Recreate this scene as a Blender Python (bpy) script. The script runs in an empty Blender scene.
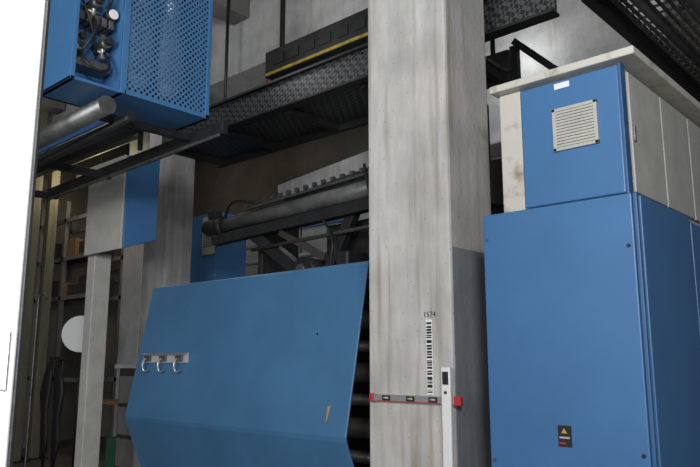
import bpy, bmesh, math, random
from mathutils import Vector, Euler, Matrix
random.seed(4)
scene=bpy.context.scene
try: scene.view_settings.view_transform='Standard'
except Exception: pass

# ---------------------------------------------------------------- materials
def mat(name,col,rough=.5,metal=0.,var=0.,vscale=4.,bump=0.,bscale=60.,col2=None,stretch=(1,1,1),emit=0.,lo=.32,hi=.68):
    m=bpy.data.materials.new(name); m.use_nodes=True
    nt=m.node_tree; N=nt.nodes; L=nt.links
    b=N['Principled BSDF']
    b.inputs['Base Color'].default_value=(*col,1); b.inputs['Roughness'].default_value=rough; b.inputs['Metallic'].default_value=metal
    if emit:
        b.inputs['Emission Color'].default_value=(*col,1); b.inputs['Emission Strength'].default_value=emit
    if var or bump or col2:
        tc=N.new('ShaderNodeTexCoord'); mp=N.new('ShaderNodeMapping'); mp.inputs['Scale'].default_value=stretch
        L.new(tc.outputs['Object'],mp.inputs['Vector'])
    if var or col2:
        n=N.new('ShaderNodeTexNoise'); n.inputs['Scale'].default_value=vscale; n.inputs['Detail'].default_value=7; n.inputs['Roughness'].default_value=.65
        L.new(mp.outputs[0],n.inputs['Vector'])
        r=N.new('ShaderNodeValToRGB'); r.color_ramp.elements[0].position=lo; r.color_ramp.elements[1].position=hi
        c2=col2 if col2 else tuple(c*(1-var) for c in col)
        r.color_ramp.elements[0].color=(*c2,1); r.color_ramp.elements[1].color=(*col,1)
        L.new(n.outputs['Fac'],r.inputs[0]); L.new(r.outputs[0],b.inputs['Base Color'])
    if bump:
        n2=N.new('ShaderNodeTexNoise'); n2.inputs['Scale'].default_value=bscale; n2.inputs['Detail'].default_value=4
        L.new(mp.outputs[0],n2.inputs['Vector'])
        bp=N.new('ShaderNodeBump'); bp.inputs['Strength'].default_value=bump; bp.inputs['Distance'].default_value=.01
        L.new(n2.outputs['Fac'],bp.inputs['Height']); L.new(bp.outputs[0],b.inputs['Normal'])
    return m
BLUE=mat('blue_paint',(.052,.165,.355),.42,0,.12,2.5,.04,150)
BLUE_D=mat('blue_paint_dark',(.034,.108,.25),.45,0,.15,2.5)
BLUE_S=mat('blue_guard_paint',(.062,.178,.335),.38,0,.20,1.6,.03,90)
BEIGE=mat('beige_paint',(.50,.49,.44),.5,0,.2,6,.05,90)
RUSTY=mat('cream_rusty',(.55,.53,.47),.6,0,.0,7,.1,60,col2=(.30,.22,.15),lo=.27,hi=.46)
WHITE=mat('white_enamel',(.78,.78,.76),.45)
GREYW=mat('grey_white_paint',(.46,.47,.47),.5,0,.25,5)
RACKM=mat('grey_rack_paint',(.20,.20,.19),.5,0,.3,5)
STEEL=mat('worn_steel',(.24,.24,.235),.42,.75,.5,8,.1,80)
ALU=mat('aluminium',(.55,.55,.55),.38,.8)
DARK=mat('dark_oily_steel',(.036,.036,.037),.5,.4,.5,6,.2,50)
DARK2=mat('dark_brown_paint',(.055,.05,.044),.6,.1,.4,4)
ROLLG=mat('grimy_grey_roller',(.17,.17,.165),.45,.2,.55,5,.1,60)
BLACK=mat('black_rubber',(.012,.012,.012),.55)
RED=mat('red_plastic',(.45,.03,.03),.4)
YEL=mat('yellow_paint',(.50,.35,.04),.5,0,.6,12)
ORANGE=mat('orange_tape',(.42,.25,.12),.6)
GREEN=mat('green_plastic',(.03,.12,.07),.5)
WOOD=mat('brown_wood',(.24,.14,.075),.6,0,.4,8,stretch=(1,8,1))
WALLM=mat('dingy_plaster',(.22,.20,.165),.8,0,.35,1.5,.1,30)
CEIL=mat('dark_concrete_ceiling',(.20,.195,.185),.85,0,.3,1.2,.1,30)
FLOORM=mat('oily_floor',(.16,.14,.11),.6,0,.4,2,.1,30)
GLASSY=mat('vial_green',(.30,.5,.15),.2)
OLIVE=mat('olive_grey_paint',(.17,.165,.11),.6,0,.4,5,stretch=(3,3,.5))

def concrete(name,a,b_,streak=(5,5,.7),holes=.09,stain=.6):
    m=bpy.data.materials.new(name); m.use_nodes=True
    nt=m.node_tree; N=nt.nodes; L=nt.links; b=N['Principled BSDF']; b.inputs['Roughness'].default_value=.85
    tc=N.new('ShaderNodeTexCoord')
    mp=N.new('ShaderNodeMapping'); mp.inputs['Scale'].default_value=streak; L.new(tc.outputs['Object'],mp.inputs[0])
    n=N.new('ShaderNodeTexNoise'); n.inputs['Scale'].default_value=1.6; n.inputs['Detail'].default_value=9; n.inputs['Roughness'].default_value=.75
    L.new(mp.outputs[0],n.inputs['Vector'])
    r=N.new('ShaderNodeValToRGB'); r.color_ramp.elements[0].position=.33; r.color_ramp.elements[1].position=.65
    r.color_ramp.elements[0].color=(*b_,1); r.color_ramp.elements[1].color=(*a,1); L.new(n.outputs['Fac'],r.inputs[0])
    v=N.new('ShaderNodeTexVoronoi'); v.inputs['Scale'].default_value=22; L.new(tc.outputs['Object'],v.inputs['Vector'])
    lt=N.new('ShaderNodeMath'); lt.operation='LESS_THAN'; lt.inputs[1].default_value=holes; L.new(v.outputs['Distance'],lt.inputs[0])
    mx=N.new('ShaderNodeMixRGB'); mx.inputs[2].default_value=(a[0]*.5,a[1]*.46,a[2]*.40,1)
    L.new(lt.outputs[0],mx.inputs[0]); L.new(r.outputs[0],mx.inputs[1])
    mp3=N.new('ShaderNodeMapping'); mp3.inputs['Scale'].default_value=(14,14,.6); L.new(tc.outputs['Object'],mp3.inputs[0])
    n3=N.new('ShaderNodeTexNoise'); n3.inputs['Scale'].default_value=1.3; n3.inputs['Detail'].default_value=6; L.new(mp3.outputs[0],n3.inputs['Vector'])
    r3=N.new('ShaderNodeValToRGB'); r3.color_ramp.elements[0].position=.53; r3.color_ramp.elements[1].position=.72
    r3.color_ramp.elements[0].color=(0,0,0,1); r3.color_ramp.elements[1].color=(stain,stain,stain,1); L.new(n3.outputs['Fac'],r3.inputs[0])
    m3=N.new('ShaderNodeMixRGB'); m3.inputs[2].default_value=(a[0]*.5,a[1]*.43,a[2]*.34,1)
    L.new(r3.outputs[0],m3.inputs[0]); L.new(mx.outputs[0],m3.inputs[1])
    n4=N.new('ShaderNodeTexNoise'); n4.inputs['Scale'].default_value=3.0; n4.inputs['Detail'].default_value=6; L.new(tc.outputs['Object'],n4.inputs['Vector'])
    r4=N.new('ShaderNodeValToRGB'); r4.color_ramp.elements[0].position=.3; r4.color_ramp.elements[1].position=.6
    r4.color_ramp.elements[0].color=(.78,.78,.78,1); r4.color_ramp.elements[1].color=(1.05,1.05,1.05,1); L.new(n4.outputs['Fac'],r4.inputs[0])
    m4=N.new('ShaderNodeMixRGB'); m4.blend_type='MULTIPLY'; m4.inputs[0].default_value=1; L.new(m3.outputs[0],m4.inputs[1]); L.new(r4.outputs[0],m4.inputs[2])
    L.new(m4.outputs[0],b.inputs['Base Color'])
    n2=N.new('ShaderNodeTexNoise'); n2.inputs['Scale'].default_value=35; n2.inputs['Detail'].default_value=5; L.new(tc.outputs['Object'],n2.inputs['Vector'])
    bp=N.new('ShaderNodeBump'); bp.inputs['Strength'].default_value=.25; bp.inputs['Distance'].default_value=.01
    L.new(n2.outputs['Fac'],bp.inputs['Height']); L.new(bp.outputs[0],b.inputs['Normal'])
    return m
CONC=concrete('cast_concrete',(.56,.545,.515),(.40,.39,.365),stain=.7)
CONC_G=concrete('dark_grey_concrete',(.27,.28,.30),(.20,.205,.215),stain=.3)
CONC_C=concrete('column_concrete',(.38,.375,.37),(.25,.245,.24))
CONC_B=concrete('ceiling_concrete',(.56,.56,.54),(.42,.42,.405),(2,2,2),.05,.3)

def perforated(name,col,scale,radius,axes=(1,2)):
    m=bpy.data.materials.new(name); m.use_nodes=True
    nt=m.node_tree; N=nt.nodes; L=nt.links; b=N['Principled BSDF']; b.inputs['Base Color'].default_value=(*col,1); b.inputs['Roughness'].default_value=.5
    tc=N.new('ShaderNodeTexCoord'); sp=N.new('ShaderNodeSeparateXYZ'); L.new(tc.outputs['Object'],sp.inputs[0])
    def M(op,x,y=None):
        k=N.new('ShaderNodeMath'); k.operation=op
        for i,z in enumerate((x,y)):
            if z is None: continue
            if isinstance(z,(int,float)): k.inputs[i].default_value=z
            else: L.new(z,k.inputs[i])
        return k.outputs[0]
    A=M('MULTIPLY',sp.outputs[axes[0]],scale); B=M('MULTIPLY',sp.outputs[axes[1]],scale)
    p=M('ADD',A,B); q=M('SUBTRACT',A,B)
    def cen(x): return M('SUBTRACT',M('FRACT',x),.5)
    P=cen(p);Q=cen(q)
    d=M('SQRT',M('ADD',M('MULTIPLY',P,P),M('MULTIPLY',Q,Q)))
    hole=M('GREATER_THAN',d,radius)
    L.new(hole,b.inputs['Alpha'])
    return m
PERF=perforated('perforated_blue_sheet',(.06,.165,.33),23,.33)
def tread(name):
    m=bpy.data.materials.new(name); m.use_nodes=True
    nt=m.node_tree; N=nt.nodes; L=nt.links; b=N['Principled BSDF']; b.inputs['Roughness'].default_value=.45; b.inputs['Metallic'].default_value=.5
    tc=N.new('ShaderNodeTexCoord'); mp=N.new('ShaderNodeMapping'); mp.inputs['Rotation'].default_value=(math.radians(45),math.radians(45),math.radians(45)); L.new(tc.outputs['Object'],mp.inputs[0])
    c=N.new('ShaderNodeTexChecker'); c.inputs['Scale'].default_value=34; c.inputs[1].default_value=(.11,.115,.115,1); c.inputs[2].default_value=(.028,.029,.029,1)
    L.new(mp.outputs[0],c.inputs[0]); L.new(c.outputs[0],b.inputs['Base Color'])
    bp=N.new('ShaderNodeBump'); bp.inputs['Strength'].default_value=.4; bp.inputs['Distance'].default_value=.01; L.new(c.outputs['Fac'],bp.inputs['Height']); L.new(bp.outputs[0],b.inputs['Normal'])
    return m
TREAD=tread('chequer_plate')

# ---------------------------------------------------------------- geometry helpers
def link(o,parent=None):
    bpy.context.collection.objects.link(o)
    if parent: o.parent=parent
    return o
def group(name):
    e=bpy.data.objects.new(name,None); e.empty_display_size=.1; return link(e)
def mesh_obj(name,verts,faces,m,parent=None,bevel=0,smooth=False):
    me=bpy.data.meshes.new(name); me.from_pydata(verts,[],faces); me.update()
    bm=bmesh.new(); bm.from_mesh(me); bmesh.ops.recalc_face_normals(bm,faces=bm.faces); bm.to_mesh(me); bm.free()
    me.materials.append(m)
    if smooth:
        for p in me.polygons: p.use_smooth=True
    o=link(bpy.data.objects.new(name,me),parent)
    if bevel:
        b=o.modifiers.new('b','BEVEL'); b.width=bevel; b.segments=2; b.limit_method='ANGLE'
    return o
def box(name,x0,x1,y0,y1,z0,z1,m,parent=None,bevel=0):
    v=[(x,y,z) for z in (z0,z1) for x,y in ((x0,y0),(x1,y0),(x1,y1),(x0,y1))]
    f=[(0,1,2,3),(4,5,6,7),(0,1,5,4),(1,2,6,5),(2,3,7,6),(3,0,4,7)]
    return mesh_obj(name,v,f,m,parent,bevel)
def boxes(name,lst,m,parent=None,bevel=0):
    V=[];F=[]
    for (x0,x1,y0,y1,z0,z1) in lst:
        k=len(V); V+=[(x,y,z) for z in (z0,z1) for x,y in ((x0,y0),(x1,y0),(x1,y1),(x0,y1))]
        F+=[tuple(k+i for i in f) for f in [(0,1,2,3),(4,5,6,7),(0,1,5,4),(1,2,6,5),(2,3,7,6),(3,0,4,7)]]
    return mesh_obj(name,V,F,m,parent,bevel)
def cyl(name,p,q,r,m,parent=None,seg=24,r2=None,bevel=0):
    p=Vector(p);q=Vector(q); d=q-p; r2=r if r2 is None else r2
    bm=bmesh.new(); bmesh.ops.create_cone(bm,cap_ends=True,segments=seg,radius1=r,radius2=r2,depth=d.length)
    T=Matrix.Translation((p+q)/2)@d.to_track_quat('Z','Y').to_matrix().to_4x4(); bm.transform(T)
    me=bpy.data.meshes.new(name); bm.to_mesh(me); bm.free(); me.materials.append(m)
    for f in me.polygons: f.use_smooth=len(f.vertices)==4
    o=link(bpy.data.objects.new(name,me),parent)
    return o
def bar(name,p,q,w,h,m,parent=None,bevel=0.004):
    p=Vector(p);q=Vector(q);d=q-p
    bm=bmesh.new(); bmesh.ops.create_cube(bm,size=1); bm.transform(Matrix.Diagonal((w,h,d.length,1)))
    bm.transform(Matrix.Translation((p+q)/2)@d.to_track_quat('Z','Y').to_matrix().to_4x4())
    me=bpy.data.meshes.new(name); bm.to_mesh(me); bm.free(); me.materials.append(m)
    o=link(bpy.data.objects.new(name,me),parent)
    if bevel:
        b=o.modifiers.new('b','BEVEL'); b.width=bevel; b.segments=2
    return o
def hose(name,pts,r,m,parent=None):
    c=bpy.data.curves.new(name,'CURVE'); c.dimensions='3D'; c.bevel_depth=r; c.bevel_resolution=4; c.use_fill_caps=True
    s=c.splines.new('NURBS'); s.points.add(len(pts)-1)
    for i,p in enumerate(pts): s.points[i].co=(*p,1)
    s.use_endpoint_u=True; s.order_u=3; c.materials.append(m)
    return link(bpy.data.objects.new(name,c),parent)
def pipe(name,p,q,r,m,parent=None): return cyl(name,p,q,r,m,parent,16)

# ---------------------------------------------------------------- room
box('floor',-14,4,-4,10,-.1,0,FLOORM)
box('ceiling',-14,4,-4,10,6.2,6.3,CEIL)
box('wall_back',-14,4,9.5,9.6,0,6.2,WALLM)
box('wall_left',-14,-13.9,-4,9.5,0,6.2,WALLM)

# ---------------------------------------------------------------- concrete pillar
g=group('concrete_pillar')
box('shaft',-2.88,-2.255,3.33,3.81,0,6.2,CONC,g,.018)
box('grey_lower_side',-2.2585,-2.251,3.345,3.80,0,2.20,CONC_G,g,.002)  # thin slab, darker grey on the lower part of the side face
g=group('concrete_column')
box('shaft',-7.49,-7.0,4.5,4.86,0,6.2,CONC_C,g,.015)
g=group('concrete_column')
box('shaft',-10.6,-10.0,6.0,6.2,0,6.2,GREYW,g,.015)

# ceiling beams
g=group('concrete_ceiling_beam')
box('web',-13.9,-2.95,5.1,5.7,5.05,6.2,CONC_B,g,.02)
g=group('concrete_ceiling_beam')
box('web',-4.6,-1.9,6.4,6.9,3.85,6.2,CONC_B,g,.02)
box('haunch',-2.9,-2.3,6.4,6.9,0,3.85,CONC_B,g,.02)

# ---------------------------------------------------------------- spirit level + marks on the pillar
g=group('spirit_level')
box('body',-2.82,-2.24,3.305,3.329,1.31,1.352,ALU,g,.003)
box('end_cap_1',-2.855,-2.82,3.303,3.329,1.307,1.355,RED,g,.004)
box('end_cap_2',-2.242,-2.195,3.303,3.329,1.307,1.355,RED,g,.004)
for i,x in enumerate((-2.72,-2.54,-2.38)):
    box('window_%d'%i,x-.03,x+.03,3.302,3.306,1.318,1.347,BLACK,g)
    cyl('vial_%d'%i,(x-.018,3.302,1.333),(x+.018,3.302,1.333),.006,GLASSY if i==1 else GREYW,g,12)
box('red_stripe',-2.79,-2.33,3.303,3.3055,1.312,1.317,RED,g)
g=group('measuring_rod')
box('rod',-2.303,-2.243,3.276,3.299,0,1.515,WHITE,g,.006)
box('display',-2.292,-2.254,3.273,3.277,1.42,1.49,BLACK,g)
box('button',-2.281,-2.265,3.271,3.277,1.37,1.385,BLACK,g)
g=group('barcode_label')
box('paper',-2.435,-2.392,3.326,3.331,1.36,1.785,WHITE,g)
L=[];z=1.37
while z<1.77:
    h=random.choice((.004,.008,.012,.018)); L.append((-2.431,-2.396,3.3245,3.3265,z,z+h)); z+=h+random.choice((.004,.006,.01))
boxes('bars',L,BLACK,g)
t=bpy.data.curves.new('number','FONT'); t.body='1574'; t.size=.045; t.extrude=.0005; t.materials.append(BLACK)
o=link(bpy.data.objects.new('number',t),g); o.rotation_euler=(math.radians(90),0,0); o.location=(-2.455,3.328,1.80)

# ---------------------------------------------------------------- blue switch cabinet (right)
g=group('blue_switch_cabinet')
box('carcass',-1.91,-1.135,3.165,3.90,0,2.29,BLUE_D,g,.006)
box('front_door',-1.918,-1.14,3.14,3.163,.05,2.30,BLUE,g,.006)
box('edge_profile',-1.137,-1.118,3.145,3.165,.03,2.30,BLUE_D,g,.004)
box('side_door',-1.134,-1.116,3.19,3.89,.05,2.295,BLUE,g,.005)
for i,z in enumerate((.6,1.07,2.17)): cyl('screw_%d'%i,(-1.895,3.132,z),(-1.895,3.142,z),.008,STEEL,g,12)
for i,z in enumerate((1.15,2.06)): cyl('lock_%d'%i,(-1.165,3.13,z),(-1.165,3.142,z),.008,BLACK,g,14)
box('warning_label',-1.552,-1.487,3.136,3.1395,1.16,1.255,BLACK,g)
mesh_obj('warning_triangle',[(-1.536,3.135,1.22),(-1.506,3.135,1.22),(-1.521,3.135,1.244)],[(0,1,2)],YEL,g)
box('label_text_1',-1.545,-1.495,3.134,3.1365,1.197,1.205,GREYW,g)
box('label_text_2',-1.545,-1.515,3.134,3.1365,1.172,1.18,RED,g)
g=group('blue_switch_cabinet')
box('carcass',-1.91,-1.15,3.93,4.75,0,2.29,BLUE_D,g,.006)
box('side_door',-1.148,-1.128,3.95,4.74,.05,2.28,BLUE,g,.005)

# ---------------------------------------------------------------- vent cabinet on top
g=group('ventilation_cabinet')
box('body',-1.80,-1.18,3.215,4.60,2.302,2.955,BEIGE,g,.006)
box('left_flange',-1.825,-1.70,3.20,3.222,2.305,2.955,RUSTY,g,.004)
box('blue_door',-1.692,-1.178,3.185,3.213,2.315,2.945,BLUE,g,.006)
box('blue_corner_post',-1.179,-1.165,3.19,3.25,2.305,2.955,BLUE_D,g,.003)
boxes('side_doors',[(-1.18,-1.160,3.27,3.70,2.33,2.93),(-1.18,-1.160,3.715,4.15,2.33,2.93),(-1.18,-1.160,4.165,4.58,2.33,2.93)],BEIGE,g,.004)
box('latch',-1.162,-1.15,3.28,3.30,2.58,2.66,STEEL,g,.003)
box('lid',-1.85,-1.08,3.14,4.72,2.958,2.998,RUSTY,g,.006)
boxes('grille_frame',[(-1.515,-1.285,3.170,3.186,2.575,2.592),(-1.515,-1.285,3.170,3.186,2.778,2.795),(-1.515,-1.498,3.170,3.186,2.575,2.795),(-1.302,-1.285,3.170,3.186,2.575,2.795)],BEIGE,g,.002)
box('grille_back',-1.50,-1.30,3.181,3.1855,2.59,2.78,RACKM,g)
boxes('grille_slats',[(-1.498,-1.302,3.172,3.182,2.594+i*.0155,2.606+i*.0155) for i in range(12)],BEIGE,g)
box('label',-1.50,-1.42,3.182,3.186,2.90,2.93,WHITE,g)

# ---------------------------------------------------------------- machine guard (sloping blue hood)
g=group('blue_machine_guard')
prof=[(4.02,2.262),(3.90,2.272),(3.885,2.255),(3.645,1.03),(3.65,1.00),(3.86,.50),(3.86,0.0)]
X0,X1=-6.22,-3.355
V=[];F=[]
for x in (X0,X1): V+=[(x,y,z) for y,z in prof]
n=len(prof)
for i in range(n-1): F.append((i,i+1,n+i+1,n+i))
o=mesh_obj('sheet',V,F,BLUE_S,g); s=o.modifiers.new('s','SOLIDIFY'); s.thickness=.02; s.offset=0
bv=o.modifiers.new('b','BEVEL'); bv.width=.008; bv.segments=3; bv.limit_method='ANGLE'
x=X0+.012
V=[(x,y+.006,z) for y,z in prof]+[(x,4.02,0)]
mesh_obj('end_plate',V,[tuple(range(len(V)))],BLUE_D,g)
def gy(z): return 3.645+.196*(z-1.03)
zr=1.58
box('latch_rail',-6.08,-5.36,gy(zr)-.040,gy(zr)-.012,zr-.05,zr+.04,GREYW,g,.005)
box('latch_rail_lip',-6.08,-5.36,gy(zr)-.060,gy(zr)-.040,zr+.02,zr+.04,ALU,g,.003)
for i,x in enumerate((-5.98,-5.72,-5.46)):
    box('latch_block_%d'%i,x-.05,x+.05,gy(zr)-.065,gy(zr)-.04,zr-.035,zr+.015,STEEL,g,.005)
    hose('latch_hook_%d'%i,[(x-.02,gy(zr)-.065,zr-.01),(x-.02,gy(zr)-.095,zr-.05),(x-.02,gy(zr)-.085,zr-.11),(x+.0,gy(zr)-.07,zr-.135),(x+.035,gy(zr)-.065,zr-.12)],.010,ALU,g)
mesh_obj('tape_mark',[(-3.56,gy(1.12)-.014,1.12),(-3.545,gy(1.12)-.014,1.13),(-3.53,gy(1.24)-.014,1.24),(-3.56,gy(1.23)-.014,1.23)],[(0,1,2,3)],ORANGE,g)
box('tape_mark_2',-3.78,-3.765,gy(1.75)-.014,gy(1.75)-.004,1.74,1.755,BLACK,g)

# ---------------------------------------------------------------- printing machine body behind guard
g=group('printing_press')
box('bed',-6.2,-3.0,4.35,5.0,0,2.1,DARK,g,.01)
for i,z in enumerate((.40,.62,.84,1.05,1.26,1.46,1.66,1.86)):
    cyl('roller_%d'%i,(-5.9,4.08,z),(-2.95,4.08,z),.075 if i%2 else .045,DARK2 if i%2 else STEEL,g)
cyl('impression_roller',(-5.75,4.40,2.92),(-3.0,4.40,3.03),.075,ROLLG,g,32)
cyl('impression_roller_end',(-5.85,4.40,2.915),(-5.75,4.40,2.92),.10,DARK,g,24)
bar('carrier_beam',(-5.9,4.38,2.78),(-3.0,4.38,2.87),.10,.10,DARK,g)
bar('carrier_back_beam',(-6.0,4.62,2.95),(-3.0,4.62,3.10),.14,.20,DARK,g)
bar('carrier_flange',(-5.6,4.53,3.10),(-3.0,4.53,3.22),.03,.03,STEEL,g)
boxes('stud_row',[(-5.55+i*.12,-5.51+i*.12,4.50,4.535,3.12+i*.0056,3.16+i*.0056) for i in range(21)],STEEL,g)
bar('grey_crossbar',(-5.30,4.78,3.26),(-3.0,4.78,3.48),.15,.16,CONC_C,g)
bar('crossbar_underside',(-5.2,4.78,3.12),(-3.0,4.78,3.32),.12,.10,DARK,g)
cyl('lower_shaft',(-5.3,4.38,2.62),(-3.0,4.38,2.68),.018,DARK2,g)
box('end_frame_left',-5.35,-5.28,4.5,5.0,2.1,3.08,DARK,g,.01)
bar('swing_arm_1',(-5.35,4.45,2.80),(-4.55,4.45,2.28),.10,.12,DARK,g)
bar('swing_arm_2',(-4.0,4.45,2.85),(-4.35,4.45,2.25),.08,.10,DARK,g)
bar('swing_arm_3',(-4.9,4.40,2.75),(-4.3,4.40,2.45),.06,.06,DARK2,g)
cyl('arm_pivot',(-4.5,4.30,2.35),(-4.5,4.6,2.35),.12,DARK,g)
cyl('arm_pivot_cap',(-4.5,4.27,2.35),(-4.5,4.31,2.35),.05,STEEL,g)
box('gear_housing',-4.5,-3.2,4.6,4.95,2.1,2.80,DARK,g,.03)
box('guard_bracket',-4.0,-3.85,4.2,4.6,2.1,2.45,DARK,g,.02)
pipe('feed_pipe',(-6.2,4.95,2.42),(-4.8,4.95,2.46),.02,ALU,g)
hose('cable_loop_1',[(-5.9,4.5,3.0),(-5.75,4.4,3.18),(-5.5,4.45,3.16),(-5.35,4.55,3.12)],.014,BLACK,g)
hose('cable_loop_2',[(-3.8,4.35,3.2),(-3.7,4.3,2.9),(-3.6,4.3,2.6),(-3.65,4.35,2.3)],.014,BLACK,g)
hose('cable_loop_3',[(-4.3,4.35,2.8),(-4.1,4.3,2.6),(-4.15,4.3,2.4),(-4.2,4.35,2.2)],.012,BLACK,g)
cyl('motor',(-6.12,4.45,2.95),(-5.88,4.45,2.97),.085,BLACK,g)
cyl('motor_cap',(-6.18,4.45,2.95),(-6.12,4.45,2.95),.05,BLACK,g)
box('motor_terminal_box',-6.05,-5.92,4.38,4.48,3.03,3.12,BLACK,g,.01)
box('upright_right',-3.1,-2.95,4.7,5.0,2.1,3.70,DARK,g,.01)

# ---------------------------------------------------------------- overhead catwalk
g=group('overhead_catwalk')
box('chequer_fascia',-6.4,-1.85,4.0,4.03,3.78,4.04,TREAD,g)
box('deck',-6.4,-2.6,4.03,4.75,3.80,3.82,TREAD,g)
boxes('flanges',[(-6.4,-1.85,3.96,4.07,4.03,4.055),(-6.4,-1.85,3.96,4.07,3.765,3.785),(-6.4,-2.6,4.72,4.78,3.74,4.0)],DARK,g,.003)
boxes('cross_members',[(-6.3+i*.9,-6.24+i*.9,4.07,4.72,3.74,3.80) for i in range(5)],DARK,g)
for i,x in enumerate((-6.3,-2.75)): pipe('hanger_%d'%i,(x,4.75,3.9),(x,4.75,6.2),.02,DARK,g)

g=group('crane_rail')
box('housing',-5.25,-2.95,4.45,4.75,4.42,4.70,DARK,g,.01)
box('yellow_strip',-5.22,-2.95,4.437,4.449,4.425,4.455,YEL,g)
boxes('rail_slots',[(-5.1+i*.22,-4.96+i*.22,4.44,4.449,4.52,4.62) for i in range(9)],BLACK,g)
for i,x in enumerate((-5.2,-3.0)): box('hanger_%d'%i,x-.02,x+.02,4.62,4.66,4.70,6.2,DARK,g)
hose('red_cable',[(-5.25,4.6,4.6),(-5.5,4.6,4.4),(-5.6,4.62,4.0),(-5.62,4.62,3.83)],.012,RED,g)

# ---------------------------------------------------------------- grated platform upper right
g=group('steel_grating_platform')
L=[(-1.80,-1.74,4.3,9.2,3.95,4.15),(.9,.96,4.3,9.2,3.95,4.15),(-1.74,.9,4.3,4.36,3.95,4.15)]
boxes('frame',L,DARK,g)
L=[(-1.74+i*.06,-1.732+i*.06,4.36,9.2,4.07,4.11) for i in range(44)]+[(-1.74,.9,4.4+i*.12,4.407+i*.12,4.09,4.11) for i in range(40)]
boxes('bars',L,STEEL,g)
boxes('legs',[(-1.80,-1.72,9.1,9.18,0,3.95),(.86,.94,9.1,9.18,0,3.95),(.86,.94,4.3,4.38,0,3.95)],DARK,g)
pipe('conduit_1',(-1.5,4.3,3.92),(-1.5,9,3.92),.03,DARK,g)
pipe('conduit_2',(-1.2,4.3,3.90),(-1.2,9,3.90),.045,DARK,g)
g=group('steel_bracing')
bar('strut_1',(-2.85,5.3,4.35),(-2.15,5.3,3.65),.06,.06,DARK,g)
bar('strut_2',(-2.2,5.3,3.75),(-2.2,5.3,0.0),.07,.07,DARK,g)
bar('crosshead',(-2.85,5.3,4.3),(-2.85,5.3,0),.07,.07,DARK,g)
g=group('drive_unit')
box('gearbox',-2.75,-1.98,4.2,4.7,0,2.95,DARK,g,.02)
cyl('flywheel',(-2.35,4.10,2.75),(-2.35,4.2,2.75),.16,DARK2,g)
cyl('pulley',(-2.2,4.08,3.0),(-2.2,4.5,3.0),.07,DARK2,g)

# ---------------------------------------------------------------- blue pneumatic cabinet (top left)
g=group('pneumatic_control_cabinet')
xf=-4.0; zb=3.26; ya,ym,ye=1.84,2.20,2.87
boxes('frame',[(-4.45,xf,ya,ya+.03,zb,4.6),(-4.45,xf,ye-.03,ye,zb,4.6),(-4.45,xf,ym-.03,ym,zb,4.6),(-4.45,xf,ya,ye,zb,zb+.02),(-4.45,-4.42,ya,ye,zb,4.6),
   (xf-.01,xf+.01,ym-.03,ym+.015,zb,4.6),(xf-.01,xf+.01,ye-.03,ye,zb,4.6),(xf-.01,xf+.01,ym,ye,zb,zb+.03)],BLUE,g,.003)
box('top_plate',-4.45,xf,ya,ye,4.6,4.63,BLUE,g)
box('perforated_sheet',xf+.001,xf+.004,ym+.01,ye-.02,zb+.02,4.6,PERF,g)
for i,y in enumerate((2.38,2.62)):
    cyl('filter_bowl_%d'%i,(-4.15,y,3.50),(-4.15,y,3.95),.10,GREYW,g,r2=.10)
    cyl('filter_cap_%d'%i,(-4.15,y,3.38),(-4.15,y,3.50),.05,GREYW,g,r2=.10)
    cyl('filter_head_%d'%i,(-4.15,y,3.95),(-4.15,y,4.3),.07,ALU,g)
box('mounting_plate',-4.25,-4.22,ya+.03,ym-.03,zb+.02,4.6,BLUE,g)
for i,(y,z) in enumerate(((1.92,3.58),(2.02,3.86),(2.10,3.60),(1.93,4.0))):
    cyl('regulator_body_%d'%i,(-4.22,y,z),(-4.06,y,z),.034,STEEL,g)
    cyl('regulator_knob_%d'%i,(-4.06,y,z),(-4.02,y,z),.022,BLACK,g)
    cyl('regulator_stem_%d'%i,(-4.13,y,z-.10),(-4.13,y,z+.07),.020,ALU,g)
    cyl('fitting_%d'%i,(-4.13,y-.05,z-.05),(-4.13,y+.05,z-.05),.012,ALU,g)
cyl('pressure_gauge',(-4.12,2.12,3.80),(-4.04,2.12,3.80),.033,WHITE,g)
cyl('gauge_rim',(-4.12,2.12,3.80),(-4.045,2.12,3.80),.040,BLACK,g)
box('valve_block',-4.2,-4.08,1.89,2.14,3.40,3.46,STEEL,g,.005)
boxes('valve_row',[(-4.2,-4.06,1.90+i*.05,1.935+i*.05,3.70,3.76) for i in range(5)],STEEL,g,.004)
box('warning_sticker',-4.218,-4.212,2.05,2.13,3.98,4.12,YEL,g)
hose('air_hose_1',[(-4.1,1.92,3.5),(-3.98,1.90,3.40),(-3.98,2.0,3.34),(-4.0,2.12,3.40),(-4.1,2.1,3.54)],.010,BLACK,g)
hose('air_hose_2',[(-4.1,1.99,3.76),(-3.98,2.0,3.68),(-4.0,1.93,3.50),(-4.1,1.90,3.43)],.009,BLACK,g)
hose('air_hose_3',[(-4.1,2.1,3.85),(-4.0,2.13,4.0),(-4.0,2.0,4.1),(-4.1,1.92,4.02)],.009,BLACK,g)
hose('air_hose_4',[(-4.1,1.90,3.9),(-4.0,1.90,3.77),(-4.0,1.96,3.64),(-4.1,2.05,3.52)],.008,BLACK,g)
for i,y in enumerate((1.88,2.82)): box('hanger_%d'%i,-4.35,-4.27,y-.03,y+.03,4.6,6.2,DARK,g)

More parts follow.
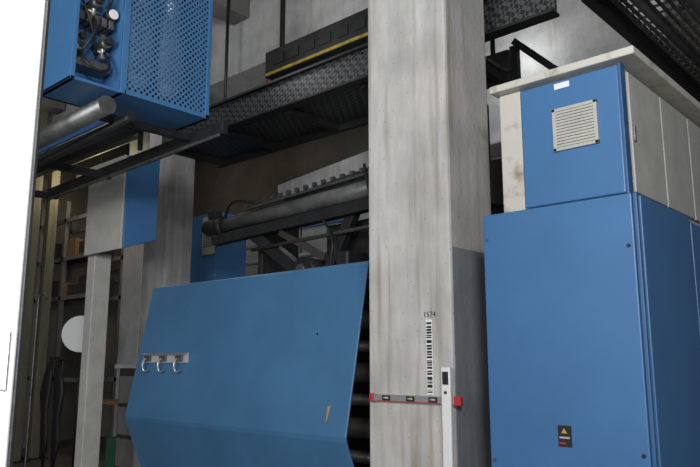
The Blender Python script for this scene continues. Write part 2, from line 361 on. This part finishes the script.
g=group('overhead_roller_frame')
cyl('steel_roller',(-6.6,2.12,3.12),(-4.05,2.12,3.175),.062,STEEL,g,32)
cyl('thin_roller',(-6.6,2.32,3.04),(-4.1,2.32,3.16),.03,DARK,g,24)
bar('lower_beam',(-6.7,2.95,3.15),(-3.9,2.95,3.20),.05,.10,DARK,g)
bar('lower_rail',(-6.7,2.90,3.08),(-3.9,2.90,3.13),.02,.022,STEEL,g)
bar('upper_beam',(-6.8,2.65,3.32),(-4.65,2.65,3.32),.10,.12,DARK,g)
bar('light_rail',(-6.8,2.60,3.40),(-4.65,2.60,3.42),.02,.04,BLUE_D,g)
bar('cross_tie_1',(-4.3,2.1,3.18),(-4.3,3.0,3.20),.06,.05,DARK,g)
bar('cross_tie_2',(-5.6,2.1,3.14),(-5.6,3.0,3.15),.06,.06,DARK,g)
bar('cross_tie_3',(-6.6,2.1,3.08),(-6.6,3.0,3.13),.06,.06,DARK,g)
box('roller_bracket',-6.75,-6.6,2.0,2.4,2.7,3.3,BLACK,g,.02)
for i,x in enumerate((-6.6,-4.7)): pipe('hanger_%d'%i,(x,2.75,3.15),(x,2.75,6.2),.02,DARK,g)

# ---------------------------------------------------------------- beige/blue terminal box on a post
g=group('terminal_box_on_post')
xa,xb=-6.93,-6.20
bx=[(xa,3.50,2.64),(xb,3.50,2.63),(xb,3.87,2.76),(xa,3.87,2.76),(xa,3.50,3.58),(xb,3.50,3.58),(xb,3.87,3.64),(xa,3.87,3.64)]
mesh_obj('box_body',bx,[(0,1,2,3),(4,5,6,7),(0,1,5,4),(1,2,6,5),(2,3,7,6),(3,0,4,7)],BLUE,g,.008)
box('beige_front',xa,xb-.01,3.475,3.498,2.63,3.58,BEIGE,g,.004)
box('post',-6.99,-6.84,3.55,3.74,0,2.66,BEIGE,g,.008)
box('base_plate',-7.1,-6.7,3.45,3.85,0,.02,DARK2,g)

g=group('small_vent_cabinet')
box('body',-7.85,-7.25,5.4,5.9,2.0,3.45,BLUE,g,.008)
box('beige_door',-7.52,-7.27,5.375,5.398,2.90,3.40,BEIGE,g,.004)
boxes('slats',[(-7.49,-7.31,5.366,5.376,3.0+i*.03,3.012+i*.03) for i in range(11)],RACKM,g)
box('plinth',-7.85,-7.25,5.4,5.9,0,2.0,DARK2,g)

g=group('grey_partition')
box('panel',-10.0,-3.2,7.9,8.0,0,4.2,GREYW,g,.01)
boxes('seams',[(-9.2+i*.9,-9.18+i*.9,7.885,7.9,0,4.2) for i in range(7)],DARK2,g)
box('blue_panel',-8.9,-7.0,7.86,7.885,3.7,4.15,BLUE,g,.005)
g=group('pipe_run')
for i,(z,r) in enumerate(((3.1,.04),(3.35,.03))):
    pipe('pipe_%d'%i,(-13.8,7.2,z),(-3.2,7.2,z),r,ALU if i%2 else GREYW,g)
boxes('pipe_brackets',[(x,x+.06,7.18,7.28,0,3.5) for x in (-12,-8.3,-6.2,-4.3)],DARK,g)

# ---------------------------------------------------------------- far left background
g=group('steel_upright')
box('post',-11.6,-11.42,4.75,4.93,0,6.2,OLIVE,g,.01); box('foot',-11.7,-11.3,4.65,5.03,0,.02,DARK,g)
g=group('steel_upright')
box('post',-11.75,-11.6,5.15,5.3,0,6.2,OLIVE,g,.01); box('foot',-11.85,-11.5,5.1,5.4,0,.02,DARK,g)
g=group('storage_rack')
L=[(x,x+.07,y,y+.07,0,4.4) for x in (-13.2,-12.2,-11.2) for y in (5.7,6.3)]
L+=[(-13.2,-11.13,y,y+.05,z,z+.07) for z in (1.2,2.6,3.3,4.0) for y in (5.7,6.3)]
boxes('frame',L,RACKM,g)
La=[];Lb=[]
for z in (1.27,2.67,3.37):
    x=-13.1
    while x<-11.5:
        w=random.uniform(.15,.35); (La if random.random()<.3 else Lb).append((x,x+w,5.75,6.3,z,z+random.uniform(.15,.4))); x+=w+.14
boxes('cartons',La,WOOD,g); boxes('bins',Lb,DARK2,g)
g=group('round_mirror')
cyl('disc',(-9.73,4.92,1.93),(-9.70,4.90,1.93),.26,WHITE,g,40); pipe('stem',(-9.74,4.94,0),(-9.74,4.94,1.93),.02,DARK,g)
g=group('crook_pole')
hose('rod',[(-10.15,4.45,0),(-10.15,4.45,1.2),(-10.15,4.45,2.3),(-10.15,4.45,2.48),(-10.05,4.48,2.52),(-9.98,4.5,2.42)],.016,STEEL,g)
g=group('hanging_straps')
def strap(name,x,y,prof,m):
    V=[];F=[]
    for (dx,w,z) in prof:
        for k in range(8):
            t=2*math.pi*k/8; V.append((x+dx+w*math.cos(t),y+.3*w*math.sin(t),z))
    for r in range(len(prof)-1):
        for k in range(8): F.append((r*8+k,r*8+(k+1)%8,(r+1)*8+(k+1)%8,(r+1)*8+k))
    F+=[tuple(range(8)),tuple(range((len(prof)-1)*8,len(prof)*8))]
    mesh_obj(name,V,F,m,g,0,True)
strap('strap_1',-9.98,4.6,[(.06,.05,1.55),(.0,.12,1.35),(-.05,.15,1.1),(-.04,.09,.8),(0,.11,.55),(.03,.03,.10)],BLACK)
strap('strap_2',-9.66,4.6,[(-.08,.05,1.55),(.0,.12,1.35),(.04,.15,1.1),(.0,.09,.8),(.03,.12,.5),(.0,.03,.06)],BLACK)
boxes('stand',[(-9.84,-9.80,4.66,4.70,0,1.60),(-9.98,-9.68,4.60,4.70,1.56,1.60),(-9.95,-9.7,4.55,4.8,0,.02)],DARK,g)
g=group('wooden_table')
box('top',-9.6,-8.8,5.1,5.7,.95,1.0,WOOD,g,.005)
boxes('legs',[(x,x+.06,y,y+.06,0,.95) for x in (-9.58,-8.88) for y in (5.12,5.62)],WOOD,g)
g=group('green_crate')
boxes('sides',[(-9.35,-8.95,5.2,5.23,.03,.5),(-9.35,-8.95,5.52,5.55,.03,.5),(-9.35,-9.32,5.23,5.52,.03,.5),(-8.98,-8.95,5.23,5.52,.03,.5),(-9.35,-8.95,5.2,5.55,0,.03)],GREEN,g)
g=group('grey_workbench')
box('top',-8.8,-7.5,4.95,5.3,1.45,1.5,GREYW,g,.005); box('body',-8.75,-7.55,5.0,5.25,0,1.45,DARK2,g,.01)
boxes('drawers',[(-8.7,-7.6,4.98,5.0,.2+i*.4,.55+i*.4) for i in range(3)],RACKM,g,.005)
g=group('ceiling_rib')
boxes('ribs',[(-13+i*1.6,-12.7+i*1.6,-3.5,5.05,5.7,6.2) for i in range(8)],CEIL,g)
g=group('cable_tray')
boxes('tray',[(-13.8,-7.6,4.2,4.45,4.3,4.33),(-13.8,-7.6,4.2,4.22,4.33,4.42),(-13.8,-7.6,4.43,4.45,4.33,4.42)],STEEL,g)
boxes('tray_hangers',[(x,x+.03,4.34,4.37,4.33,6.2) for x in (-13,-10.5,-8)],DARK,g)
g=group('fluorescent_lamp')
TUBE=mat('lamp_tube',(1,.85,.55),.4,emit=3)
box('housing',-12.5,-11.0,6.0,6.2,4.9,5.0,WHITE,g,.01); cyl('tube',(-12.45,6.1,4.87),(-11.05,6.1,4.87),.02,TUBE,g,12)
pipe('rod',(-11.75,6.1,5.0),(-11.75,6.1,6.2),.015,DARK,g)

# ---------------------------------------------------------------- white door close to the camera, left
g=group('door_1')
F_=Vector((-.674,.739,0)); R_=Vector((.739,.674,0))
def slab(name,t0,t1,s0,s1,z0,z1,m):
    V=[]
    for z in (z0,z1):
        for (t,s) in ((t0,s0),(t0,s1),(t1,s1),(t1,s0)):
            p=F_*t+R_*s; V.append((p.x,p.y,z))
    return mesh_obj(name,V,[(0,1,2,3),(4,5,6,7),(0,1,5,4),(1,2,6,5),(2,3,7,6),(3,0,4,7)],m,g,.003)
slab('leaf',1.20,1.215,-1.25,-.568,0,3.2,WHITE)
slab('edge_seal',1.203,1.215,-.567,-.560,0,3.2,DARK)
slab('handle_plate',1.19,1.20,-.585,-.572,1.50,1.60,ALU)

# ---------------------------------------------------------------- lights
def area(name,loc,target,size,power,col=(1,1,1)):
    l=bpy.data.lights.new(name,'AREA'); l.size=size; l.energy=power; l.color=col
    o=link(bpy.data.objects.new(name,l)); o.location=loc
    o.rotation_euler=(Vector(target)-Vector(loc)).to_track_quat('-Z','Y').to_euler(); return o
area('key_lamp',(.6,-.2,3.0),(-3,3.6,2.4),.5,98,(.98,.98,1))
area('hall_lamp',(-1.5,-3.0,3.0),(-5,5,4.3),2.5,275,(.96,.98,1))
l=bpy.data.lights.new('camera_flash','POINT'); l.energy=65; l.shadow_soft_size=.05
o=link(bpy.data.objects.new('camera_flash',l)); o.location=(0.02,-.02,1.74)
for i,(p,e,c) in enumerate((((-11.0,5.4,4.6),26,(1,.82,.55)),((-8,3.9,5.2),26,(1,.92,.8)),((-6.5,6.6,5.0),24,(.93,.96,1)),((-3.3,6.0,4.6),12,(.95,.97,1)),((-5.0,3.4,4.6),14,(.97,.98,1)))):
    l=bpy.data.lights.new('hall_and_fill_light','POINT'); l.energy=e; l.color=c; l.shadow_soft_size=.2  # warm background bulb, plus unseen fill points added to brighten the overhead concrete
    o=link(bpy.data.objects.new('hall_and_fill_light',l)); o.location=p
w=bpy.data.worlds.new('w'); scene.world=w; w.use_nodes=True
w.node_tree.nodes['Background'].inputs[0].default_value=(.8,.87,1,1); w.node_tree.nodes['Background'].inputs[1].default_value=.22

cam=bpy.data.cameras.new('camera'); cam.lens=36; cam.sensor_width=36; cam.clip_start=.05
co=link(bpy.data.objects.new('camera',cam)); co.location=(0,0,1.55); co.rotation_euler=(math.radians(100.3),0,math.radians(42.35))
scene.camera=co
